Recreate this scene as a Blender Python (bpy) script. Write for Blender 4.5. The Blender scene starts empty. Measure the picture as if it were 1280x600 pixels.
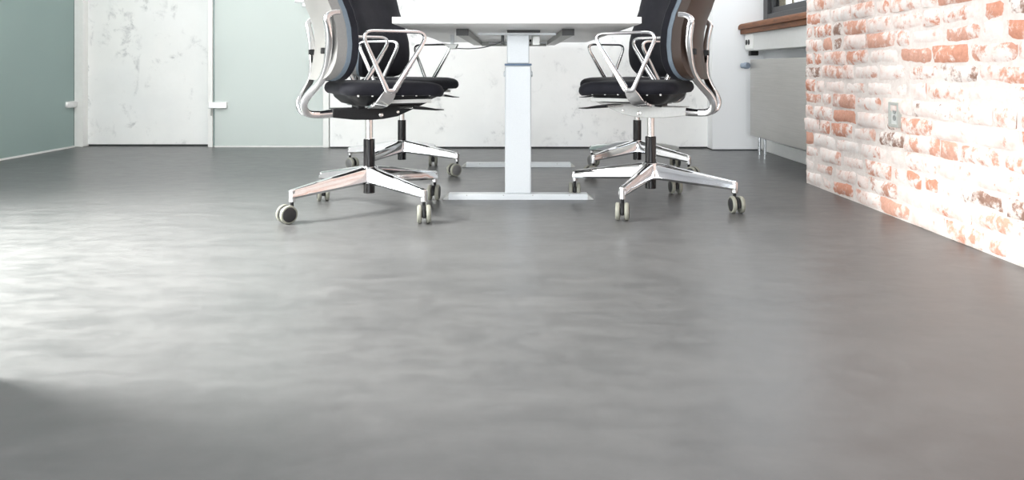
import bpy, bmesh, math, random
from mathutils import Vector, Matrix
random.seed(7)
C = bpy.context.scene.collection
PI = math.pi
R = math.radians

# ------------------------------------------------------------------ camera
cam_d = bpy.data.cameras.new('camera'); cam = bpy.data.objects.new('camera', cam_d); C.objects.link(cam)
cam.location = (0, 0, 0.54); cam.rotation_euler = (R(90), 0, 0)
cam_d.sensor_width = 36.0; cam_d.lens = 950 / 1280 * 36.0
cam_d.shift_y = -215 / 1280
cam_d.clip_start = 0.02
S = bpy.context.scene
S.camera = cam
S.view_settings.view_transform = 'Standard'; S.view_settings.look = 'None'
S.view_settings.gamma = 1.0; S.view_settings.use_curve_mapping = False
S.view_settings.exposure = 0.20

# ------------------------------------------------------------------ world
w = bpy.data.worlds.new('world'); S.world = w; w.use_nodes = True
bg = w.node_tree.nodes['Background']
bg.inputs[0].default_value = (0.86, 0.93, 1.0, 1); bg.inputs[1].default_value = 1.6

# ------------------------------------------------------------------ lights
def area(name, loc, target, sx, sy, power, col=(1, 1, 1), spread=180):
    d = bpy.data.lights.new(name, 'AREA'); d.shape = 'RECTANGLE'; d.size = sx; d.size_y = sy
    d.energy = power; d.color = col; d.spread = R(spread)
    o = bpy.data.objects.new(name, d); C.objects.link(o); o.location = loc
    o.rotation_euler = (Vector(target) - Vector(loc)).to_track_quat('-Z', 'Y').to_euler()
    return o
# daylight through the tall window in the left wall
area('left_window_daylight', (-2.93, 2.15, 1.25), (-0.8, 2.25, 0.75), 1.3, 1.5, 36, (0.97, 1.0, 0.97))
area('left_window_sunlight', (-2.90, 1.95, 1.85), (-1.45, 1.9, 0.0), 1.0, 0.7, 98, (1.0, 1.0, 0.95), 71)
# added fill from behind the camera, no source seen there
area('rear_fill', (-0.5, -1.9, 1.0), (0.0, 5.0, 1.0), 3.0, 0.9, 38, (0.93, 0.97, 1.0), 95)
# unseen ceiling fill lamps, added to brighten walls and table
area('ceiling_fill_table', (0.0, 3.3, 2.72), (0.0, 3.3, 0), 2.4, 1.6, 33, (1.0, 0.99, 0.97))
area('ceiling_fill_left', (-2.0, 3.6, 2.72), (-2.0, 3.9, 0), 1.2, 1.6, 21, (0.98, 1.0, 0.99))
area('ceiling_fill_front', (0.6, 1.4, 2.72), (1.2, 2.2, 0), 1.6, 1.6, 2, (1.0, 0.99, 0.97))
# daylight through the window of the radiator niche
area('niche_window_daylight', (1.60, 4.3, 1.35), (0.3, 4.2, 0.6), 1.0, 0.9, 4, (0.86, 0.94, 1.0))
# lights of the rooms behind the frosted glass
area('corridor_light', (-1.6, 6.3, 2.6), (-1.7, 6.0, 0), 1.6, 0.8, 44, (0.97, 1.0, 0.99))
area('side_room_light', (-4.3, 4.9, 2.3), (-4.0, 4.9, 0), 1.0, 0.6, 24, (0.9, 1.0, 1.0))

# ------------------------------------------------------------------ materials
def mat(name):
    m = bpy.data.materials.new(name); m.use_nodes = True
    nt = m.node_tree; b = nt.nodes['Principled BSDF']
    return m, nt, b
def N(nt, t, **kw):
    n = nt.nodes.new(t)
    for k, v in kw.items(): setattr(n, k, v)
    return n
def coords(nt, scale=(1, 1, 1)):
    tc = N(nt, 'ShaderNodeTexCoord'); mp = N(nt, 'ShaderNodeMapping')
    nt.links.new(tc.outputs['Object'], mp.inputs[0]); mp.inputs['Scale'].default_value = scale; mp.inputs['Location'].default_value = (3.137, 5.271, 0.3719)
    return mp.outputs[0]
def noise(nt, vec, scale, detail=4, rough=0.5, dist=0):
    n = N(nt, 'ShaderNodeTexNoise'); nt.links.new(vec, n.inputs['Vector'])
    n.inputs['Scale'].default_value = scale; n.inputs['Detail'].default_value = detail
    n.inputs['Roughness'].default_value = rough; n.inputs['Distortion'].default_value = dist
    return n.outputs['Fac']
def ramp(nt, fac, stops, interp='LINEAR'):
    r = N(nt, 'ShaderNodeValToRGB'); nt.links.new(fac, r.inputs[0]); r.color_ramp.interpolation = interp
    el = r.color_ramp.elements
    while len(el) < len(stops): el.new(0.5)
    for e, (p, c) in zip(el, stops):
        e.position = p; e.color = (c[0], c[1], c[2], 1) if isinstance(c, tuple) else (c, c, c, 1)
    return r.outputs[0]
def mixc(nt, fac, a, b, mode='MIX'):
    n = N(nt, 'ShaderNodeMix', data_type='RGBA', blend_type=mode)
    for sock, v in ((n.inputs[0], fac), (n.inputs[6], a), (n.inputs[7], b)):
        if isinstance(v, (int, float)): sock.default_value = v
        elif isinstance(v, tuple): sock.default_value = (v[0], v[1], v[2], 1)
        else: nt.links.new(v, sock)
    return n.outputs[2]
def math_(nt, op, a, b=0.0, clamp=False):
    n = N(nt, 'ShaderNodeMath', operation=op); n.use_clamp = clamp
    for s, v in zip(n.inputs, (a, b)):
        if isinstance(v, (int, float)): s.default_value = v
        else: nt.links.new(v, s)
    return n.outputs[0]
def bump(nt, b, h, strength=0.3, dist=0.01):
    n = N(nt, 'ShaderNodeBump'); n.inputs['Strength'].default_value = strength; n.inputs['Distance'].default_value = dist
    nt.links.new(h, n.inputs['Height']); nt.links.new(n.outputs[0], b.inputs['Normal'])
def simple(name, col, rough=0.5, metal=0.0, nscale=40, var=0.06, bstr=0.0, spec=0.5, coat=0):
    m, nt, b = mat(name)
    v = coords(nt); f = noise(nt, v, nscale, 3)
    lo = tuple(max(0, c * (1 - var)) for c in col); hi = tuple(min(1, c * (1 + var)) for c in col)
    nt.links.new(ramp(nt, f, [(0.3, lo), (0.7, hi)]), b.inputs['Base Color'])
    b.inputs['Roughness'].default_value = rough; b.inputs['Metallic'].default_value = metal
    b.inputs['Specular IOR Level'].default_value = spec; b.inputs['Coat Weight'].default_value = coat
    if bstr: bump(nt, b, f, bstr, 0.002)
    return m

M = {}
M['chrome'] = simple('polished_aluminium', (0.86, 0.86, 0.87), 0.10, 1.0, 60, 0.02)
M['steel'] = simple('gas_spring_steel', (0.80, 0.78, 0.76), 0.15, 1.0)
M['black_gloss'] = simple('black_enamel', (0.008, 0.007, 0.008), 0.12, 0, 80, .1, coat=.3, spec=.4)
M['black_plastic'] = simple('black_plastic', (0.014, 0.014, 0.015), 0.42, 0, 200, .2, .1, spec=.25)
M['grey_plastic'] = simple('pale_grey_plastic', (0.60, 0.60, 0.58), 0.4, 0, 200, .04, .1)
M['shell_glare_grey'] = simple('shell_with_window_glare', (0.21, 0.205, 0.198), 0.35, 0, 200, .04, .05)  # black shell with the left window's reflection put into its colour
M['shell_warmlit_brown'] = simple('shell_with_warm_light', (0.045, 0.029, 0.022), 0.35, 0, 200, .06, .05, spec=.3)  # same black shell, warm light put into its colour
M['band'] = simple('blue_grey_edge_band', (0.12, 0.155, 0.19), 0.5, 0, 200, .06, .05)
M['tyre'] = simple('pale_grey_tyre', (0.25, 0.25, 0.21), 0.45, 0, 100, .05)
M['disc'] = simple('black_wheel_disc', (0.02, 0.02, 0.022), 0.4, 0, 100, .1)
M['disc_grey'] = simple('grey_wheel_disc', (0.16, 0.16, 0.16), 0.4, 0, 100, .1)
M['white_paint'] = simple('white_powder_coat', (0.70, 0.73, 0.75), 0.35, 0, 250, .02, .05)
M['laminate'] = simple('white_laminate', (0.88, 0.88, 0.87), 0.35, 0, 60, .01)
M['rail'] = simple('grey_steel_rail', (0.42, 0.42, 0.40), 0.4, .5, 60, .04)
M['rail_dark'] = simple('dark_end_cap', (0.045, 0.045, 0.045), 0.5, 0, 60, .1)
M['collar'] = simple('blue_grey_collar', (0.10, 0.16, 0.25), 0.5)
M['cable'] = simple('grey_cable', (0.10, 0.10, 0.11), 0.5)
M['white_trim'] = simple('white_gloss_trim', (0.84, 0.84, 0.82), 0.3, 0, 30, .02)
M['gap'] = simple('dark_floor_joint', (0.05, 0.055, 0.055), 0.7)
M['frame_dark'] = simple('anthracite_window_frame', (0.035, 0.037, 0.04), 0.4, 0, 100, .15)
M['frame_bead'] = simple('olive_window_bead', (0.26, 0.22, 0.13), 0.5)
M['ceiling'] = simple('white_ceiling_paint', (0.85, 0.85, 0.84), 0.8, 0, 10, .02)
M['outlet'] = simple('outlet_grey', (0.46, 0.47, 0.44), 0.4)
M['outlet_dark'] = simple('outlet_dark_grey', (0.30, 0.31, 0.30), 0.5)  # darker grey of the socket inserts
M['pipe'] = simple('chrome_pipe', (0.7, 0.72, 0.74), 0.2, 1.0)
M['hinge'] = simple('satin_aluminium', (0.80, 0.80, 0.80), 0.35, .6)
M['trunk'] = simple('light_grey_trunking', (0.66, 0.67, 0.66), 0.45, 0, 50, .02)

# upholstery
m, nt, b = mat('charcoal_fabric'); v = coords(nt)
f = noise(nt, v, 900, 2); g = noise(nt, v, 14, 3)
c0 = ramp(nt, f, [(0.3, (0.006, 0.006, 0.009)), (0.75, (0.022, 0.022, 0.030))])
nt.links.new(mixc(nt, 0.35, c0, ramp(nt, g, [(0.3, (0.008,) * 3), (0.7, (0.024, 0.024, 0.03))])), b.inputs['Base Color'])
b.inputs['Roughness'].default_value = 0.75; b.inputs['Sheen Weight'].default_value = 0.06; b.inputs['Sheen Roughness'].default_value = .4
b.inputs['Specular IOR Level'].default_value = 0.12
bump(nt, b, f, 0.25, 0.002); M['fabric'] = m

# brushed radiator steel
m, nt, b = mat('brushed_steel_panel'); v = coords(nt, (1, 1.0, 60))
f = noise(nt, v, 4, 6, .6); g = noise(nt, coords(nt, (1, 1, 2.5)), 1.8, 3)
nt.links.new(ramp(nt, f, [(0.3, (0.46, 0.455, 0.435)), (0.7, (0.53, 0.52, 0.50))]), b.inputs['Base Color'])
nt.links.new(ramp(nt, g, [(0.3, 0.34), (0.7, 0.5)]), b.inputs['Roughness'])
b.inputs['Metallic'].default_value = 0.75; bump(nt, b, f, .12, .001); M['radiator'] = m

# wood sill
m, nt, b = mat('oiled_wood'); v = coords(nt, (14, 1.2, 14))
f = noise(nt, v, 5, 6, .6, 1.2)
nt.links.new(ramp(nt, f, [(0.25, (0.07, 0.022, 0.007)), (0.5, (0.17, 0.058, 0.016)), (0.8, (0.26, 0.095, 0.028))]), b.inputs['Base Color'])
b.inputs['Roughness'].default_value = 0.5; b.inputs['Specular IOR Level'].default_value = 0.2; bump(nt, b, f, .15, .002); M['wood'] = m

# trowelled concrete floor
m, nt, b = mat('troweled_concrete_floor')
v = coords(nt); vs = coords(nt, (1.0, 2.0, 1.0))
big = noise(nt, v, 0.9, 5, .55, .6); mid = noise(nt, vs, 4.6, 8, .60, .5); fine = noise(nt, v, 22, 6, .6); clouds = noise(nt, vs, 11.0, 6, .60, .6)
col = ramp(nt, big, [(0.3, (0.098, 0.100, 0.099)), (0.7, (0.128, 0.128, 0.127))])
col = mixc(nt, 0.45, col, ramp(nt, mid, [(0.33, (0.080, 0.082, 0.082)), (0.5, (0.118, 0.119, 0.118)), (0.68, (0.168, 0.168, 0.165))]))
col = mixc(nt, 0.16, col, ramp(nt, clouds, [(0.38, (0.05, 0.05, 0.052)), (0.62, (0.20, 0.20, 0.197))]))
col = mixc(nt, 0.12, col, ramp(nt, fine, [(0.3, (0.07,) * 3), (0.7, (0.18,) * 3)]))
vo = N(nt, 'ShaderNodeTexVoronoi'); nt.links.new(v, vo.inputs['Vector']); vo.inputs['Scale'].default_value = 5.5
speck = math_(nt, 'LESS_THAN', vo.outputs['Distance'], 0.02)
col = mixc(nt, 1.0, col, (0.72, 0.72, 0.735), 'MULTIPLY')
nt.links.new(col, b.inputs['Base Color'])
rr = ramp(nt, mid, [(0.3, 0.29), (0.7, 0.38)])
rr2 = ramp(nt, clouds, [(0.3, 0.29), (0.7, 0.46)])
nt.links.new(mixc(nt, .5, rr, rr2), b.inputs['Roughness'])
b.inputs['Specular IOR Level'].default_value = 0.85
h = math_(nt, 'ADD', noise(nt, vs, 3.5, 4, .5), math_(nt, 'MULTIPLY', fine, .10))
bump(nt, b, h, .035, .006); M['floor'] = m

# scuffed plaster
m, nt, b = mat('scuffed_white_plaster'); v = coords(nt)
big = noise(nt, v, 1.3, 3, .5); fn = noise(nt, v, 9.5, 9, .70, .4); vv = coords(nt, (1.6, 1, .8)); st = noise(nt, vv, 3.1, 5, .6, .8)
mask = math_(nt, 'MULTIPLY', ramp(nt, fn, [(0.52, 0.0), (0.66, 1.0)]), ramp(nt, st, [(0.50, 0.0), (0.62, 1.0)]))
base = ramp(nt, big, [(0.3, (0.86, 0.88, 0.89)), (0.7, (0.92, 0.92, 0.90))])
base = mixc(nt, 0.25, base, ramp(nt, noise(nt, v, 3.5, 6, .6), [(0.35, (0.72, 0.73, 0.73)), (0.65, (0.90, 0.90, 0.89))]))
nt.links.new(mixc(nt, math_(nt, 'MULTIPLY', mask, .85), base, (0.40, 0.41, 0.42)), b.inputs['Base Color'])
b.inputs['Roughness'].default_value = 0.6; bump(nt, b, fn, .15, .01); M['plaster'] = m
M['paint'] = simple('white_wall_paint', (0.84, 0.85, 0.86), 0.6, 0, 2.0, .015)

# frosted glass: satin sheet that scatters the light of the room behind
def frosted(name, col, tw):
    m, nt, b = mat(name)
    v = coords(nt); f = noise(nt, v, 1.2, 2)
    lo = tuple(c * .95 for c in col)
    cc = ramp(nt, f, [(0.3, lo), (0.7, col)])
    nt.links.new(cc, b.inputs['Base Color']); b.inputs['Roughness'].default_value = 0.45
    tr = N(nt, 'ShaderNodeBsdfTranslucent'); nt.links.new(cc, tr.inputs[0])
    mx = N(nt, 'ShaderNodeMixShader'); mx.inputs[0].default_value = tw
    nt.links.new(b.outputs[0], mx.inputs[1]); nt.links.new(tr.outputs[0], mx.inputs[2])
    nt.links.new(mx.outputs[0], nt.nodes['Material Output'].inputs[0])
    return m
M['frost_teal'] = frosted('frosted_teal_glass', (0.50, 0.60, 0.58), .5)
M['frost_pale'] = frosted('frosted_pale_glass', (0.80, 0.85, 0.83), .45)
M['glass_edge'] = simple('green_glass_edge', (0.12, 0.20, 0.19), 0.2)
m, nt, b = mat('window_glass'); b.inputs['Transmission Weight'].default_value = 1; b.inputs['Roughness'].default_value = 0.0
b.inputs['IOR'].default_value = 1.1
M['glass'] = m

# bricks under worn whitewash
m, nt, b = mat('whitewashed_old_brick'); v = coords(nt)
geo = N(nt, 'ShaderNodeNewGeometry'); rnd = geo.outputs['Random Per Island']
r2 = math_(nt, 'FRACT', math_(nt, 'MULTIPLY', rnd, 37.77)); r3 = math_(nt, 'FRACT', math_(nt, 'MULTIPLY', rnd, 91.3))
clay = ramp(nt, rnd, [(0.0, (0.70, 0.26, 0.15)), (0.3, (0.74, 0.34, 0.23)), (0.6, (0.78, 0.44, 0.34)), (0.86, (0.60, 0.27, 0.18)), (0.90, (0.20, 0.12, 0.09)), (1.0, (0.26, 0.16, 0.12))])
clay = mixc(nt, .30, clay, ramp(nt, noise(nt, v, 60, 6, .7), [(0.3, (0.22, 0.08, 0.05)), (0.7, (0.82, 0.48, 0.36))]))
n1 = noise(nt, v, 24, 9, .70, .15); n2 = noise(nt, v, 4.2, 3, .5)
val = math_(nt, 'ADD', n1, math_(nt, 'MULTIPLY', math_(nt, 'SUBTRACT', n2, .5), .45))
thr = ramp(nt, r2, [(0.0, 0.30), (0.50, 0.40), (0.80, 0.46), (0.92, 0.53), (1.0, 0.62)])
msk = math_(nt, 'MULTIPLY', math_(nt, 'SUBTRACT', val, thr), 9.0, True)
msk = math_(nt, 'ADD', math_(nt, 'MULTIPLY', msk, .93), 0.03, True)
wash = ramp(nt, r3, [(0.0, (0.88, 0.73, 0.68)), (0.5, (0.90, 0.80, 0.76)), (1.0, (0.92, 0.87, 0.84))])
wash = mixc(nt, .5, wash, ramp(nt, noise(nt, v, 26, 6, .65), [(0.32, (0.80, 0.55, 0.47)), (0.46, (0.88, 0.76, 0.71)), (0.62, (0.95, 0.92, 0.90))]))
nt.links.new(mixc(nt, msk, clay, wash), b.inputs['Base Color'])
b.inputs['Roughness'].default_value = 0.85
bump(nt, b, math_(nt, 'ADD', math_(nt, 'MULTIPLY', n1, .6), noise(nt, v, 90, 5, .7)), .35, .006); M['brick'] = m
m, nt, b = mat('pale_mortar'); v = coords(nt); f = noise(nt, v, 40, 6, .65)
nt.links.new(ramp(nt, f, [(0.3, (0.74, 0.65, 0.61)), (0.7, (0.86, 0.79, 0.75))]), b.inputs['Base Color'])
b.inputs['Roughness'].default_value = 0.9; bump(nt, b, f, .5, .006); M['mortar'] = m

# ------------------------------------------------------------------ mesh helpers
def obj(name, bm, material, parent=None, smooth=True, bevel=0.0, loc=None, rz=0.0):
    bmesh.ops.recalc_face_normals(bm, faces=bm.faces)
    me = bpy.data.meshes.new(name); bm.to_mesh(me); bm.free()
    o = bpy.data.objects.new(name, me); C.objects.link(o)
    me.materials.append(material)
    if smooth:
        for p in me.polygons: p.use_smooth = True
        me.set_sharp_from_angle(angle=R(38))
    if bevel:
        md = o.modifiers.new('bevel', 'BEVEL'); md.width = bevel; md.segments = 3; md.limit_method = 'ANGLE'; md.angle_limit = R(40)
        md.harden_normals = False
    if parent: o.parent = parent
    if loc: o.location = loc
    if rz: o.rotation_euler = (0, 0, rz)
    return o
def thing(name, label, cat, loc=(0, 0, 0), rz=0, group=None):
    o = bpy.data.objects.new(name, None); C.objects.link(o); o.location = loc; o.rotation_euler = (0, 0, rz)
    o['label'] = label; o['category'] = cat; o.empty_display_size = .1
    if group: o['group'] = group
    return o
def struct_empty(name, loc=(0, 0, 0)):
    o = bpy.data.objects.new(name, None); C.objects.link(o); o.location = loc; o['kind'] = 'structure'; return o
def struct(name, bm, material, bevel=0.0):
    o = obj(name, bm, material, None, True, bevel); o['kind'] = 'structure'; return o
def box(bm, x0, x1, y0, y1, z0, z1):
    vs = [bm.verts.new((x, y, z)) for x in (x0, x1) for y in (y0, y1) for z in (z0, z1)]
    for q in ((0, 1, 3, 2), (4, 6, 7, 5), (0, 4, 5, 1), (2, 3, 7, 6), (0, 2, 6, 4), (1, 5, 7, 3)):
        bm.faces.new([vs[i] for i in q])
def B(*a):
    bm = bmesh.new()
    if isinstance(a[0], (tuple, list)):
        for t in a: box(bm, *t)
    else: box(bm, *a)
    return bm
def cyl(bm, p0, p1, r0, r1=None, n=32, caps=True):
    r1 = r0 if r1 is None else r1
    p0, p1 = Vector(p0), Vector(p1); d = (p1 - p0).normalized()
    a = d.orthogonal().normalized(); c = d.cross(a)
    A = [bm.verts.new(p0 + (a * math.cos(t) + c * math.sin(t)) * r0) for t in (2 * PI * i / n for i in range(n))]
    D = [bm.verts.new(p1 + (a * math.cos(t) + c * math.sin(t)) * r1) for t in (2 * PI * i / n for i in range(n))]
    for i in range(n): bm.faces.new((A[i], A[(i + 1) % n], D[(i + 1) % n], D[i]))
    if caps: bm.faces.new(A[::-1]); bm.faces.new(D)
def lathe(bm, origin, axis, prof, n=32):
    """prof: list of (radius, distance along axis)"""
    o = Vector(origin); d = Vector(axis).normalized(); a = d.orthogonal().normalized(); c = d.cross(a)
    rings = []
    for r, h in prof:
        if r < 1e-6: rings.append([bm.verts.new(o + d * h)])
        else: rings.append([bm.verts.new(o + d * h + (a * math.cos(2 * PI * i / n) + c * math.sin(2 * PI * i / n)) * r) for i in range(n)])
    for A, D in zip(rings, rings[1:]):
        for i in range(n):
            j = (i + 1) % n
            if len(A) == 1 and len(D) == 1: continue
            if len(A) == 1: bm.faces.new((A[0], D[j], D[i]))
            elif len(D) == 1: bm.faces.new((A[i], A[j], D[0]))
            else: bm.faces.new((A[i], A[j], D[j], D[i]))
def catmull(pts, k=6, closed=False):
    P = [Vector(p) for p in pts]; out = []; n = len(P)
    rng = range(n) if closed else range(n - 1)
    for i in rng:
        if closed: a, b_, c, d = P[(i - 1) % n], P[i], P[(i + 1) % n], P[(i + 2) % n]
        else: a, b_, c, d = P[max(i - 1, 0)], P[i], P[i + 1], P[min(i + 2, n - 1)]
        for s in range(k):
            t = s / k
            out.append(.5 * ((2 * b_) + (c - a) * t + (2 * a - 5 * b_ + 4 * c - d) * t * t + (3 * b_ - a - 3 * c + d) * t ** 3))
    if not closed: out.append(P[-1])
    return out
def roundcorners(pts, rad, k=6, closed=True):
    P = [Vector(p) for p in pts]; out = []; n = len(P)
    for i in range(n):
        if not closed and i in (0, n - 1): out.append(P[i]); continue
        a, c, d = P[(i - 1) % n], P[i], P[(i + 1) % n]
        r = rad[i] if isinstance(rad, (list, tuple)) else rad
        u = (a - c).normalized(); v_ = (d - c).normalized()
        ang = u.angle(v_); L = min(r / math.tan(ang / 2), (a - c).length * .48, (d - c).length * .48)
        s, e = c + u * L, c + v_ * L
        for j in range(k + 1):
            t = j / k; out.append((1 - t) ** 2 * s + 2 * t * (1 - t) * c + t * t * e)
    return out
def sweep(bm, pts, wl, wn, ref=(0, 1, 0), closed=False, n=14, pw=2.6):
    """superelliptic section: wl = width along ref, wn = width across; each a number or a list"""
    ref = Vector(ref).normalized(); m_ = len(pts); rings = []
    for i, p in enumerate(pts):
        if closed: T = pts[(i + 1) % m_] - pts[(i - 1) % m_]
        else: T = pts[min(i + 1, m_ - 1)] - pts[max(i - 1, 0)]
        T = T.normalized(); Nn = T.cross(ref).normalized(); L = Nn.cross(T).normalized()
        a = (wl[i] if isinstance(wl, list) else wl) / 2; c = (wn[i] if isinstance(wn, list) else wn) / 2
        ring = []
        for j in range(n):
            t = 2 * PI * j / n; cs, sn = math.cos(t), math.sin(t)
            x = a * math.copysign(abs(cs) ** (2 / pw), cs); y = c * math.copysign(abs(sn) ** (2 / pw), sn)
            ring.append(bm.verts.new(p + L * x + Nn * y))
        rings.append(ring)
    rr_ = range(m_) if closed else range(m_ - 1)
    for i in rr_:
        A, D = rings[i], rings[(i + 1) % m_]
        for j in range(n): bm.faces.new((A[j], A[(j + 1) % n], D[(j + 1) % n], D[j]))
    if not closed: bm.faces.new(rings[0][::-1]); bm.faces.new(rings[-1])
def prism(bm, poly, y0, y1):
    """polygon in (x, z) extruded along y"""
    A = [bm.verts.new((x, y0, z)) for x, z in poly]; D = [bm.verts.new((x, y1, z)) for x, z in poly]
    n = len(poly)
    for i in range(n): bm.faces.new((A[i], A[(i + 1) % n], D[(i + 1) % n], D[i]))
    bm.faces.new(A[::-1]); bm.faces.new(D)
def interp(tab, z):
    if z <= tab[0][0]: return tab[0][1]
    for (a, p), (b_, q) in zip(tab, tab[1:]):
        if z <= b_:
            t = (z - a) / (b_ - a); t = t * t * (3 - 2 * t) * .35 + t * .65
            return p + (q - p) * t
    return tab[-1][1]

# ------------------------------------------------------------------ the room
XB, YB = 1.38, 3.585        # brick wall face and its far end
XW = 1.65                   # window wall of the niche
struct('floor', B(-5.2, 2.2, -2.2, 7.3, -0.1, 0), M['floor'])
struct('ceiling', B(-5.2, 2.2, -2.2, 7.3, 2.75, 2.85), M['ceiling'])
# back wall in three pieces round the glass door
struct('wall_back', B(-1.222, 1.312, 5.10, 5.22, 0.012, 2.75), M['plaster'])
struct('wall_back_left', B(-2.935, -2.072, 5.26, 5.38, 0.012, 2.75), M['plaster'])
struct('wall_back_right', B(1.312, 1.80, 4.98, 5.22, 0.006, 2.75), M['paint'], .004)
struct('trim_1', B((-1.222, 1.312, 5.112, 5.2, 0, 0.012), (-2.935, -2.072, 5.27, 5.36, 0, 0.012)), M['gap'])
struct('trim_2', B(1.316, 1.80, 4.986, 5.2, 0, 0.006), M['gap'])
struct('wall_back_lintel', B(-2.072, -1.222, 5.15, 5.26, 2.3, 2.75), M['paint'])
# jambs
struct('trim_3', B((-3.03, -2.935, 5.20, 5.30, 0, 2.75)), M['white_trim'], .003)
struct('trim_4', B((-2.072, -2.040, 5.175, 5.30, 0, 2.3)), M['white_trim'], .003)
struct('trim_5', B((-1.282, -1.240, 5.15, 5.26, 0, 2.3)), M['white_trim'], .003)
struct('trim_6', B((-1.240, -1.222, 5.16, 5.22, 0, 2.3)), M['gap'])
# left wall: glass door leaf at the far end, then wall with a tall window opening
struct('wall_left', B((-3.15, -3.0, 2.95, 4.20, 0, 2.75), (-3.15, -3.0, -2.1, 1.35, 0, 2.75), (-3.15, -3.0, 1.35, 2.95, 0, .25),
                      (-3.15, -3.0, 1.35, 2.95, 2.15, 2.75), (-3.15, -3.0, 4.20, 5.20, 2.3, 2.75)), M['paint'])
struct('wall_left_light_block', B(-3.0, -0.92, 1.10, 1.33, 0, 2.75), M['paint'], .003)  # unseen pier added to cut the window light off the near floor
struct('wall_front', B((-3.15, -2.3, -2.1, -2.0, 0, 2.75), (1.1, 1.8, -2.1, -2.0, 0, 2.75), (-2.3, 1.1, -2.1, -2.0, 0, .5), (-2.3, 1.1, -2.1, -2.0, 2.55, 2.75)), M['paint'])
# rooms behind the frosted doors
struct('wall_corridor', B((-5.1, 1.3, 7.1, 7.2, 0, 2.75), (-5.2, -5.1, 3.2, 7.2, 0, 2.75), (-5.1, -3.15, 3.2, 3.3, 0, 2.75), (1.2, 1.3, 5.22, 7.1, 0, 2.75)), M['paint'])
# niche: window wall
struct('wall_right', B((XW, XW + .2, 3.3, 5.1, 0.0, 0.80), (XW, XW + .2, 3.3, 3.62, .8, 2.75), (XW, XW + .2, 3.62, 4.98, 2.1, 2.75)), M['paint'])
struct('baseboard_right', B(XW - .012, XW, YB, 4.98, 0.0, 0.075), M['white_trim'], .003)

win = struct_empty('window_1', (XW, 4.3, .80))
def lw(b_): return b_
def wpart(name, boxes, mt, bevel=.003):
    bm = bmesh.new()
    for t in boxes: box(bm, t[0] - XW, t[1] - XW, t[2] - 4.3, t[3] - 4.3, t[4] - .8, t[5] - .8)
    return obj(name, bm, mt, win, True, bevel)
wpart('window_frame', [(XW - .01, XW + .07, 4.88, 4.96, .83, 2.1), (XW - .01, XW + .07, 3.62, 4.88, .83, .885), (XW - .01, XW + .07, 3.62, 4.88, 2.04, 2.1), (XW - .01, XW + .07, 3.62, 3.68, .885, 2.04)], M['frame_dark'])
wpart('window_sash', [(XW + .01, XW + .05, 4.83, 4.88, .885, 2.04), (XW + .01, XW + .05, 3.68, 4.83, .885, .925), (XW + .01, XW + .05, 3.68, 4.83, 2.0, 2.04), (XW + .01, XW + .05, 3.68, 3.73, .925, 2.0)], M['frame_dark'])
wpart('glazing_bead', [(XW + .05, XW + .062, 4.74, 4.83, .925, 2.0), (XW + .05, XW + .062, 4.60, 4.612, .925, 2.0)], M['frame_bead'])
wpart('pane', [(XW + .028, XW + .034, 3.73, 4.83, .925, 2.0)], M['glass'], 0)
bm = bmesh.new(); prism(bm, [(-.17, -.02), (-.17, .0), (-.163, .012), (-.15, .018), (.06, .018), (.06, -.05), (-.155, -.05), (-.155, -.02)], 3.60 - 4.3, 4.978 - 4.3)
obj('window_sill', bm, M['wood'], win, True, .002).location = (0, 0, .01)

# brick wall
BR = .0615; z_top = 2.74
bm = bmesh.new()
def brick(bm, y0, y1, z0, z1, rng):
    dep = .10; ny = max(3, int((y1 - y0) / .022)); nz = 4
    off = rng.uniform(-.004, .004); tilt = rng.uniform(-.004, .004); ph = rng.uniform(0, 9)
    rad = .007
    def P(i, j):
        a = i / ny; c = j / nz
        y = y0 + (y1 - y0) * a; z = z0 + (z1 - z0) * c
        e = min(min(a, 1 - a) * (y1 - y0), min(c, 1 - c) * (z1 - z0))
        dx = 0
        if e < rad: dx = rad - math.sqrt(max(0, rad * rad - (rad - e) ** 2))
        dx += rng.uniform(-.0014, .0014) + tilt * (a - .5) + .0018 * math.sin(ph + 5 * a + 3 * c)
        # rounded corners of the face
        ca = abs(a - .5) * 2; cc = abs(c - .5) * 2
        if ca > .999: z = (z0 + z1) / 2 + (z - (z0 + z1) / 2) * (.95 + rng.uniform(-.02, .02))
        if cc > .999: y = (y0 + y1) / 2 + (y - (y0 + y1) / 2) * .985; z += rng.uniform(-.0012, .0012)
        return Vector((XB + off + dx, y, z))
    G = [[bm.verts.new(P(i, j)) for j in range(nz + 1)] for i in range(ny + 1)]
    for i in range(ny):
        for j in range(nz): bm.faces.new((G[i][j], G[i + 1][j], G[i + 1][j + 1], G[i][j + 1]))
    ring = [G[i][0] for i in range(ny + 1)] + [G[ny][j] for j in range(1, nz + 1)] + [G[i][nz] for i in range(ny - 1, -1, -1)] + [G[0][j] for j in range(nz - 1, 0, -1)]
    bk = [bm.verts.new((XB + dep, v_.co.y, v_.co.z)) for v_ in ring]
    for i in range(len(ring)):
        k = (i + 1) % len(ring); bm.faces.new((ring[i], ring[k], bk[k], bk[i]))
    bm.faces.new(bk)
rng = random.Random(11)
row = 0; z = 0.002
while z + BR < z_top:
    h = BR + rng.uniform(-.001, .001)
    y = YB + rng.uniform(-.006, .006)
    first = True; sag = rng.uniform(0, 6)
    while y > -0.8:
        if first: L = (.105 if row % 2 else .20) * rng.uniform(.85, 1.1)
        else: L = rng.choice([.205, .215, .225, .21, .11, .10]) * rng.uniform(.95, 1.05)
        first = False
        dz = .002 * math.sin(sag + y * 2.3)
        brick(bm, y - L + .006, y, z + dz + .002, z + dz + h - .003, rng)
        y -= L
    z += h; row += 1
wb = struct('wall_right_brick', bm, M['brick'])
struct('wall_right_mortar', B(XB + .0055, XB + .27, -2.0, YB - .012, 0, 2.745), M['mortar'])

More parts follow.
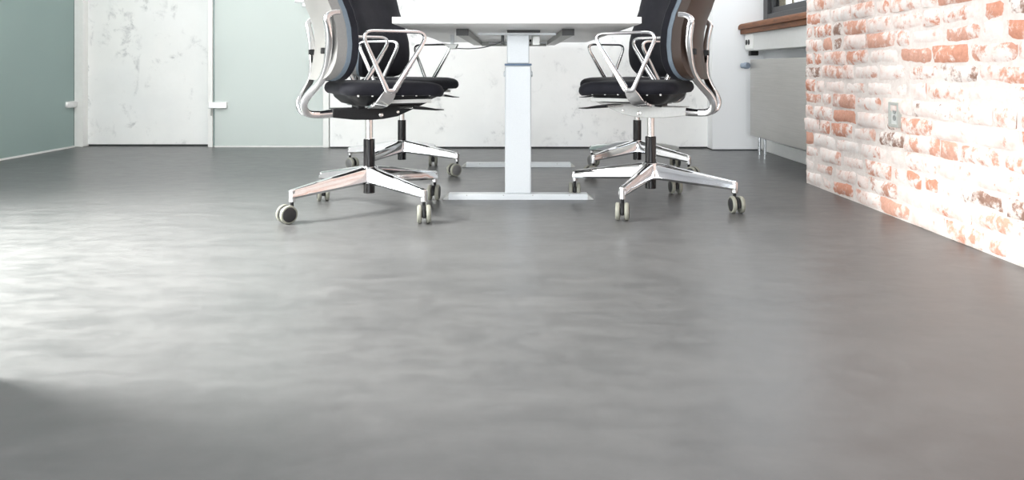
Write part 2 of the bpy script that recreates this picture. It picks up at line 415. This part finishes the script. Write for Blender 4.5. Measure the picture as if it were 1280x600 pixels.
# ------------------------------------------------------------------ glass doors
def door(name, origin, rz, width, mt, hinge_far, handle=True):
    d = struct_empty(name, origin); d.rotation_euler = (0, 0, rz)
    obj('glass_leaf', B(0, width, 0, .010, .010, 2.28), mt, d, True, .001)
    obj('glass_edge', B((-.006, 0, 0, .010, .010, 2.28)), M['glass_edge'], d)
    return d
# door_1: pale leaf in the back wall
d1 = door('door_1', (-2.030, 5.185, 0), 0, .745, M['frost_pale'], True)
obj('threshold', B(0, .745, .0, .02, 0, .008), M['white_trim'], d1)
hg = obj('hinge', B((-.035, .09, -.022, .022, .265, .308)), M['hinge'], d1, True, .004)
obj('hinge_pin', B((-.022, -.012, -.02, .0, .215, .265)), M['rail'], d1, True, .003)
hd = obj('handle_plate', B((.60, .735, -.012, 0, .958, 1.012)), M['hinge'], d1, True, .004)
bm = bmesh.new(); sweep(bm, roundcorners([(.70, -.012, .990), (.70, -.055, .990), (.568, -.055, .990)], .014, closed=False), .018, .016, (0, 0, 1))
obj('door_handle', bm, M['chrome'], d1)
# door_2: teal leaf in the left wall
d2 = door('door_2', (-3.0, 5.185, 0), R(-90), .98, M['frost_teal'], True)
obj('threshold', B(0, .98, -.012, .02, 0, .010), M['white_trim'], d2)
obj('hinge', B((-.045, .10, -.022, .026, .27, .315)), M['hinge'], d2, True, .012)
obj('handle_plate', B((.70, .85, .010, .020, .97, 1.03)), M['hinge'], d2, True, .004)
bm = bmesh.new(); sweep(bm, roundcorners([(.82, .012, 1.0), (.82, .055, 1.0), (.69, .055, 1.0)], .014, closed=False), .018, .016, (0, 0, 1))
obj('door_handle', bm, M['chrome'], d2)

# ------------------------------------------------------------------ radiator, trunking, outlet
XR = 1.50
rad = thing('radiator', 'flat brushed grey metal radiator panel under the wooden window sill', 'radiator', (XR + .03, 4.2, 0))
obj('front_panel', B(-.03, -.012, -.585, .585, .118, .594), M['radiator'], rad, True, .003)
obj('rear_panel', B(.0, .085, -.56, .56, .14, .575), M['white_paint'], rad, True, .006)
for k, yy in enumerate((.535, .47)):
    bm = bmesh.new(); cyl(bm, (.012 + .012 * k, yy, 0), (.012 + .012 * k, yy, .15), .0095); obj('pipe', bm, M['pipe'], rad)
bm = bmesh.new(); lathe(bm, (-.012, .56, .555), (0, 1, 0), [(.0, 0), (.014, 0), (.014, .03), (.0, .03)]); obj('valve_body', bm, M['black_plastic'], rad)
bm = bmesh.new(); lathe(bm, (-.030, .59, .555), (-.45, .9, 0), [(0, 0), (.019, .0), (.021, .01), (.021, .025), (.017, .03), (.017, .052), (.013, .056), (0, .056)])
vh = obj('valve_knob', bm, simple('blue_grey_valve', (.24, .29, .36), .4), rad)
for v_ in vh.data.vertices: v_.co.x -= .012

tr = thing('cable_trunking', 'pale grey cable trunking with black socket holes below the sill', 'trunking', (1.53, 4.28, .65))
obj('trunk_body', B(-.012, .115, -.675, .66, .0, .118), M['trunk'], tr, True, .004)
obj('end_cover', B(-.016, -.010, .50, .66, .012, .106), M['white_trim'], tr, True, .002)
for yy in (.625, .578):
    bm = bmesh.new(); lathe(bm, (-.016, yy, .055), (-1, 0, 0), [(0, 0), (.017, 0), (.017, .003), (.012, .004), (0, .004)]); obj('socket', bm, M['black_plastic'], tr)
obj('clip', B(.0, .05, .59, .64, -.03, 0), M['black_plastic'], tr, True, .003)

ot = thing('wall_outlet', 'small grey wall outlet set into the whitewashed brick wall', 'outlet', (XB, 2.7375, .372))
obj('frame', B((-.008, .012, -.035, -.024, -.045, .045), (-.008, .012, .024, .035, -.045, .045), (-.008, .012, -.024, .024, .034, .045), (-.008, .012, -.024, .024, -.045, -.034)), M['outlet'], ot, True, .0015)
obj('cover', B(-.002, .010, -.024, .024, -.034, .034), M['trunk'], ot, True, .001)
bm = bmesh.new()
for zz in (.012, -.012): lathe(bm, (-.002, 0, zz), (-1, 0, 0), [(0, 0), (.010, 0), (.010, .0025), (.007, .0025), (.006, .0008), (0, .0008)])
obj('socket', bm, M['outlet_dark'], ot)

# ------------------------------------------------------------------ table
TX = .017
tb = thing('desk', 'white height adjustable table on two white columns between four office chairs', 'table', (TX, 3.67, 0))
bm = bmesh.new()
Zs = [(.723, .0), (.700, .0), (.6955, .010), (.694, .045)]
hw, hl = .447, .95; rings = []
for zz, ins in Zs:
    rings.append([bm.verts.new(p) for p in ((-hw + ins, -hl + ins, zz), (hw - ins, -hl + ins, zz), (hw - ins, hl - ins, zz), (-hw + ins, hl - ins, zz))])
for A, D in zip(rings, rings[1:]):
    for i in range(4): bm.faces.new((A[i], A[(i + 1) % 4], D[(i + 1) % 4], D[i]))
bm.faces.new(rings[0]); bm.faces.new(rings[-1][::-1])
obj('tabletop', bm, M['laminate'], tb, True, .0015)
def bxl(name, t, mt, bev=.002, parent=tb): return obj(name, B(*t), mt, parent, True, bev)
for sx, yc in ((.008, -.52), (.018, .50)):
    x0 = sx
    fb = bmesh.new()
    prism(fb, [(x0 - .285, 0.0), (x0 - .285, .024), (x0 + .285, .024), (x0 + .285, 0.0)], yc - .04, yc + .012)
    ft = obj('foot', fb, M['white_paint'], tb, True, .0015)
    for s in (-1, 1):
        bm = bmesh.new(); prism(bm, [(x0 + s * .285, 0), (x0 + s * .285, .022), (x0 + s * .310, .003), (x0 + s * .310, 0)], yc - .038, yc + .010)
        obj('end_cap', bm, M['rail'], ft, True, .001)
    for sx2 in (-.21, -.06, .06, .21):
        bm = bmesh.new(); cyl(bm, (x0 + sx2, yc - .041, .019), (x0 + sx2, yc - .038, .019), .0022, n=12); obj('bolt', bm, M['rail'], ft)
    lo = bxl('outer_column', (x0 - .054, x0 + .054, yc - .032, yc + .036, .024, .550), M['white_paint'], .006)
    bxl('collar', (x0 - .0555, x0 + .0555, yc - .034, yc + .038, .550, .558), M['collar'], .001)
    bxl('inner_column', (x0 - .046, x0 + .046, yc - .025, yc + .029, .558, .682), M['white_paint'], .004)
    for s in (-1, 1):
        bm = bmesh.new(); lathe(bm, (x0 + s * .054, yc, .515), (s, 0, 0), [(0, 0), (.012, 0), (.012, .004), (.009, .006), (0, .006)]); obj('glide', bm, M['white_paint'], lo)
    bxl('cross_bar', (x0 - .165, x0 + .155, yc - .055 + (0 if yc < 0 else .08), yc - .025 + (0 if yc < 0 else .08), .674, .684), M['white_paint'])
    bxl('mount', (x0 - .045, x0 + .09, yc - .062, yc + .06, .684, .6935), M['rail_dark'], .001)
for x0 in (-.205, .213):
    ra = bxl('rail', (x0 - .023 - .008, x0 + .023 - .008, -.66, .68, .669, .694), M['rail'])
    bxl('rail_cap', (x0 - .024 - .008, x0 + .024 - .008, -.675, -.66, .668, .6945), M['rail_dark'], .001, ra)
bxl('side_rail', (-.19, .18, .66, .70, .665, .690), M['rail'])
bxl('control_box', (.068, .100, -.49, -.34, .635, .682), M['rail'])
bxl('bracket', (-.062, -.050, -.50, -.45, .640, .682), M['rail_dark'])
bm = bmesh.new(); prism(bm, [(-.300, .628), (-.275, .628), (-.265, .650), (-.330, .650)], -.20, -.12)
cb = obj('cable_holder', bm, M['rail'], tb, True, .002)
bxl('strap', (-.300, -.285, -.17, -.155, .65, .694), M['white_paint'], .001)
bm = bmesh.new(); sweep(bm, catmull([(-.285, -.16, .632), (-.22, -.20, .628), (-.15, -.30, .630), (-.09, -.42, .641), (-.056, -.49, .652)], 8), .0045, .0045, (0, 1, 0), n=8, pw=2)
obj('cable', bm, M['cable'], tb)

# ------------------------------------------------------------------ office chair
REAR = [(.495, -.182), (.53, -.172), (.57, -.165), (.62, -.160), (.68, -.164), (.73, -.176), (.78, -.196), (.86, -.226), (.94, -.246), (1.03, -.262)]
def slab(bm, off0, off1, zb, zt, hw_, puff=0.0, corner=.075, nz=34, ny=22, wrap=.034, pinch=0.0):
    """curved sheet: offsets in front of the rear outline at the side edges"""
    F, Bk = [], []
    for i in range(nz + 1):
        a = i / nz; a = (1 - math.cos(a * PI)) / 2 * .5 + a * .5
        z = zb + (zt - zb) * a
        db = z - zb; dt = zt - z; h = hw_ * (1 - .05 * (z - zb))
        for dd in (db, dt):
            if dd < corner: h -= corner - math.sqrt(max(0, corner ** 2 - (corner - dd) ** 2))
        rf, rb = [], []
        for j in range(ny + 1):
            t = -1 + 2 * j / ny; t = math.sin(t * PI / 2) * .55 + t * .45
            y = t * h; base = interp(REAR, z) - wrap * (1 - (y / hw_) ** 2)
            e = max(abs(t) ** 6, max(0, 1 - min(db, dt) / .02) ** 2)
            th = (off1 - off0); fr = base + off0 + th * (1 - pinch * e) + puff * (1 - t * t) * (1 - max(0, 1 - min(db, dt) / .06) ** 2)
            rf.append(bm.verts.new((fr, y, z + (0 if off0 < .04 else 0)))); rb.append(bm.verts.new((base + off0, y, z)))
        F.append(rf); Bk.append(rb)
    for G in (F, Bk):
        for i in range(nz):
            for j in range(ny): bm.faces.new((G[i][j], G[i + 1][j], G[i + 1][j + 1], G[i][j + 1]))
    for i in range(nz):
        for j in (0, ny): bm.faces.new((F[i][j], F[i + 1][j], Bk[i + 1][j], Bk[i][j]))
    for j in range(ny):
        for i in (0, nz): bm.faces.new((F[i][j], F[i][j + 1], Bk[i][j + 1], Bk[i][j]))

def rrect(u0, u1, hw_, rf, rb, ins, k=8):
    """rounded rectangle outline in (u, y), front radius rf, rear radius rb"""
    out = []
    u0 += ins; u1 -= ins; h = hw_ - ins; rf = max(rf - ins, .01); rb = max(rb - ins, .01)
    for cx, cy, r, a0 in ((u1 - rf, h - rf, rf, 90), (u1 - rf, -h + rf, rf, 0), (u0 + rb, -h + rb, rb, -90), (u0 + rb, h - rb, rb, -180)):
        for j in range(k + 1):
            a = R(a0 - 90 * j / k); out.append((cx + r * math.cos(a), cy + r * math.sin(a)))
    return out
def cushion(bm, u0, u1, hw_, rf, rb, rings, dip):
    RR = []
    for z, ins in rings:
        RR.append([bm.verts.new((x, y, z + dip(x, y))) for x, y in rrect(u0, u1, hw_, rf, rb, ins)])
    n = len(RR[0])
    for A, D in zip(RR, RR[1:]):
        for i in range(n): bm.faces.new((A[i], A[(i + 1) % n], D[(i + 1) % n], D[i]))
    bm.faces.new(RR[0]); bm.faces.new(RR[-1][::-1])

def make_base(parent, rz, casters):
    """four-star foot with column and casters; rz in chair space"""
    bm = bmesh.new(); cyl(bm, (0, 0, .066), (0, 0, .268), .0215); lathe(bm, (0, 0, .268), (0, 0, 1), [(.0215, 0), (.0195, .003), (.0, .003)])
    obj('column', bm, M['black_gloss'], parent)
    bm = bmesh.new(); cyl(bm, (0, 0, .27), (0, 0, .352), .0145); obj('gas_spring', bm, M['steel'], parent)
    bm = bmesh.new()
    lathe(bm, (0, 0, .103), (0, 0, 1), [(.0235, 0), (.036, .002), (.038, .012), (.035, .056), (.031, .064), (.0235, .066)])
    star = obj('star_foot', bm, M['chrome'], parent)
    for k in range(4):
        a = rz + k * PI / 2; ca, sa = math.cos(a), math.sin(a)
        bm = bmesh.new(); rings = []
        for i in range(15):
            t = i / 14; r = .020 + .312 * t
            zt = .166 - .053 * t; zb = .104 - .022 * t
            wt = .021 - .010 * t; wb_ = .026 - .012 * t
            sec = [(-wt * .72, zt), (-wt, zt - .006), (-wb_, zb + .008), (-wb_ * .7, zb), (wb_ * .7, zb), (wb_, zb + .008), (wt, zt - .006), (wt * .72, zt), (0, zt + .003)]
            rings.append([bm.verts.new((ca * r - sa * y, sa * r + ca * y, z)) for y, z in sec])
        for A, D in zip(rings, rings[1:]):
            n = len(A)
            for i in range(n): bm.faces.new((A[i], A[(i + 1) % n], D[(i + 1) % n], D[i]))
        bm.faces.new(rings[0]); bm.faces.new(rings[-1][::-1])
        cyl(bm, (ca * .325, sa * .325, .072), (ca * .325, sa * .325, .112), .0125)
        obj('foot_arm', bm, M['chrome'], parent, True, .0015)
        yaw, grey = casters[k]
        cs = bmesh.new()
        # caster housing: stem and hood; axle along local x, trail along local -y
        cyl(cs, (0, 0, .05), (0, 0, .074), .006, n=16)
        for j in range(1): 
            pts = [Vector((0, -.020 + .027 * math.cos(t), .032 + .027 * math.sin(t))) for t in [R(x_) for x_ in range(-20, 201, 20)]]
            sweep(cs, pts, .012, .006, (1, 0, 0), n=10)
        cyl(cs, (-.012, -.020, .032), (.012, -.020, .032), .012, n=20)
        c = obj('caster', cs, M['black_plastic'], parent, True, 0, (ca * .325, sa * .325, 0), yaw)
        for s in (-1, 1):
            wm = bmesh.new(); lathe(wm, (s * .008, -.020, .032), (s, 0, 0), [(.006, 0), (.027, .0), (.031, .0025), (.032, .006), (.032, .010), (.030, .0145), (.0255, .016), (.0255, .012), (.0, .012)], 36)
            wh = obj('wheel', wm, M['tyre'], c)
            dm = bmesh.new(); lathe(dm, (s * .008, -.020, .032), (s, 0, 0), [(0, .0121), (.0252, .0121), (.0252, .0150), (.022, .0165), (.0, .0175)], 30)
            obj('wheel_disc', dm, M['disc_grey'] if grey else M['disc'], wh)
    return star

def make_chair(label, loc, face, foot_deg, casters, shell, mech, tint_shell):
    t = thing('office_chair', label, 'chair', loc, R(face), 'office chairs around the white table')
    make_base(t, R(foot_deg - face), [(R(y - face), g) for y, g in casters])
    # mechanism
    bm = bmesh.new()
    prism(bm, [(-.145, .357), (-.065, .347), (.0, .345), (.045, .347), (.10, .356), (.14, .373), (.19, .394), (.225, .409), (.232, .426), (.10, .428), (-.03, .404), (-.06, .390), (-.145, .390)], -.042, .042)
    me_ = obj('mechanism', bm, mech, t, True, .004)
    for s in (-1, 1):
        for (u_, z_, r_) in ((.035, .363, .0085), (.10, .373, .0055)):
            bm = bmesh.new(); lathe(bm, (u_, s * .041, z_), (0, s, 0), [(0, 0), (r_, 0), (r_, .005), (r_ * .8, .006), (r_ * .45, .006), (r_ * .4, .003), (0, .003)], 24); obj('bolt', bm, M['steel'], me_)
    bm = bmesh.new(); prism(bm, [(-.055, .388), (.02, .395), (.02, .43), (-.055, .42)], -.055, .055); obj('tilt_link', bm, M['black_plastic'], t, True, .003)
    # lever with paddle
    for s in (-1, 1):
        bm = bmesh.new(); sweep(bm, [Vector(p) for p in ((.10, s * .03, .392), (.135, s * .12, .394), (.15, s * .18, .393))], .012, .012, (0, 0, 1), n=10)
        lv = obj('lever', bm, M['steel'], t)
        bm = bmesh.new(); sweep(bm, [Vector(p) for p in ((.12, s * .185, .396), (.155, s * .19, .393), (.20, s * .19, .387), (.232, s * .19, .386))], [.034, .036, .03, .018], [.013, .012, .007, .003], (0, 1, 0), n=12)
        obj('paddle', bm, M['black_plastic'], lv)
    # seat
    bm = bmesh.new()
    cushion(bm, -.115, .205, .195, .06, .07, [(.402, .05), (.405, .035), (.428, .008), (.445, .0), (.450, .01)], lambda x, y: (.006 if x > .1 else 0))
    obj('seat_pan', bm, M['black_plastic'], t)
    for s in (-1, 1): obj('slide_rail', B(.02, .19, s * .172 - .008, s * .172 + .008, .412, .426), M['grey_plastic'], t, True, .002)
    dip = lambda x, y: -.012 * max(0, (x - .10) / .14) ** 2 + .004 * math.cos(y * 8) * 0
    bm = bmesh.new()
    cushion(bm, -.140, .242, .232, .085, .09, [(.443, .06), (.441, .03), (.443, .010), (.452, .001), (.462, -.002), (.474, .0), (.483, .006), (.489, .018), (.492, .04), (.493, .09)], dip)
    seat = obj('seat', bm, M['fabric'], t)
    for s in (-1, 1):
        for u_ in (-.09, -.04, .07, .12, .17):
            bm = bmesh.new(); lathe(bm, (u_, s * .218, .441), (0, 0, -1), [(0, -.004), (.0035, -.004), (.0035, .002), (0, .003)], 12); obj('cushion_clip', bm, M['grey_plastic'], seat)
    # backrest
    bm = bmesh.new(); slab(bm, 0, .034, .497, 1.02, .215, corner=.085)
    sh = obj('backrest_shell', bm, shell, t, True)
    bm = bmesh.new(); slab(bm, .0345, .050, .494, 1.022, .218, corner=.087)
    obj('edge_band', bm, M['band'], t, True)
    bm = bmesh.new(); slab(bm, .0505, .094, .492, 1.026, .221, puff=.010, corner=.093, pinch=.5)
    obj('backrest_cushion', bm, M['fabric'], t, True)
    for s in (-1, 1):
        bm = bmesh.new(); box(bm, -.204, -.165, s * .13 - .010, s * .13 + .010, .590, .612); obj('adjuster', bm, M['black_plastic'], sh, True, .003)
    # back frame: tail bar and two curved struts
    bm = bmesh.new()
    sweep(bm, [Vector(p) for p in ((-.135, 0, .372), (-.165, 0, .370), (-.195, 0, .369), (-.218, 0, .370))], [.074, .076, .084, .09], [.033, .031, .029, .028], (0, 1, 0), n=20, pw=4)
    for s in (-1, 1):
        raw = [(-.195, .026, .370), (-.228, .034, .373), (-.247, .042, .388), (-.251, .050, .412), (-.238, .062, .440), (-.218, .086, .468), (-.198, .122, .503), (-.188, .150, .545), (-.186, .172, .590), (-.186, .188, .640), (-.192, .197, .685), (-.197, .200, .708), (-.192, .201, .722), (-.176, .201, .731), (-.152, .201, .734)]
        pts = catmull([(x, s * y, z) for x, y, z in raw], 5)
        wl = []; wn = []
        for i in range(len(pts)):
            q = i / (len(pts) - 1); wl.append(.032 + .006 * math.sin(q * PI) - .006 * q); wn.append(.028 - .007 * q)
        sweep(bm, pts, wl, wn, (0, 1, 0), n=20, pw=5)
    obj('back_frame', bm, M['chrome'], t, True)
    # armrests: triangular loops that end in a flat plate under the seat
    for s in (-1, 1):
        tri = [(-.092, .668), (.156, .668), (.030, .458), (.006, .458)]
        vv_ = [.262, .262, .246, .246]
        P3 = [(x, s * v_, z) for (x, z), v_ in zip(tri, vv_)]
        loop = roundcorners(P3, [.030, .030, .010, .010], 7)
        dens = []
        for i, p in enumerate(loop):
            q = loop[(i + 1) % len(loop)]; nseg = max(1, int((q - p).length / .03))
            for j in range(nseg): dens.append(p.lerp(q, j / nseg))
        wl = [.019 - .003 * max(0, (p.z - .6) / .07) for p in dens]
        wn = [.0125 + .007 * max(0, (.66 - p.z) / .20) + (.005 * max(0, (.65 - p.z) / .19) if p.x > .03 + (p.z - .46) * .2 else 0) for p in dens]
        bm = bmesh.new(); sweep(bm, dens, wl, wn, (0, 1, 0), True, 12)
        plate = [(.018, s * .246, .462), (.010, s * .244, .445), (-.004, s * .237, .424), (-.018, s * .216, .407), (-.024, s * .17, .400), (-.018, s * .10, .401), (-.008, s * .03, .402)]
        pp = catmull(plate, 4)
        rings = []
        for i, p in enumerate(pp):
            T = (pp[min(i + 1, len(pp) - 1)] - pp[max(i - 1, 0)]).normalized(); X = Vector((1, 0, 0)); X = (X - T * X.dot(T)).normalized(); Nn = T.cross(X)
            wu = .020 + .006 * min(1, i / 8); th = .006
            rings.append([bm.verts.new(p + X * a + Nn * c) for a, c in ((-wu, -th * .6), (-wu * .92, -th), (wu * .92, -th), (wu, -th * .6), (wu, th * .6), (wu * .92, th), (-wu * .92, th), (-wu, th * .6))])
        for A, D in zip(rings, rings[1:]):
            for i in range(8): bm.faces.new((A[i], A[(i + 1) % 8], D[(i + 1) % 8], D[i]))
        bm.faces.new(rings[0][::-1]); bm.faces.new(rings[-1])
        obj('armrest', bm, M['chrome'], t, True)
    return t
A = 90
make_chair('black office chair with back shell toned pale for window glare, nearer one left of the table', (-.543, 2.89, 0), 24, 226,
           [(-48, 0), (8, 0), (-6, 0), (20, 0)], M['shell_glare_grey'], M['black_plastic'], 0)
make_chair('black office chair with back shell toned brown for warm light, nearer one right of the table', (.547, 3.0, 0), 156, 152,
           [(176, 0), (-10, 0), (6, 0), (8, 0)], M['shell_warmlit_brown'], M['grey_plastic'], 1)  # shell and mechanism take reflected light as their colour here
make_chair('office chair showing its black backrest front, behind the nearer chair left of the table', (-.571, 3.94, 0), -24, 66,
           [(4, 1), (50, 1), (10, 1), (-50, 1)], M['shell_glare_grey'], M['black_plastic'], 0)
make_chair('office chair mostly hidden behind the nearer chair right of the table', (.649, 3.94, 0), 204, 40,
           [(-30, 0), (20, 1), (-55, 1), (48, 0)], M['shell_warmlit_brown'], M['grey_plastic'], 1)
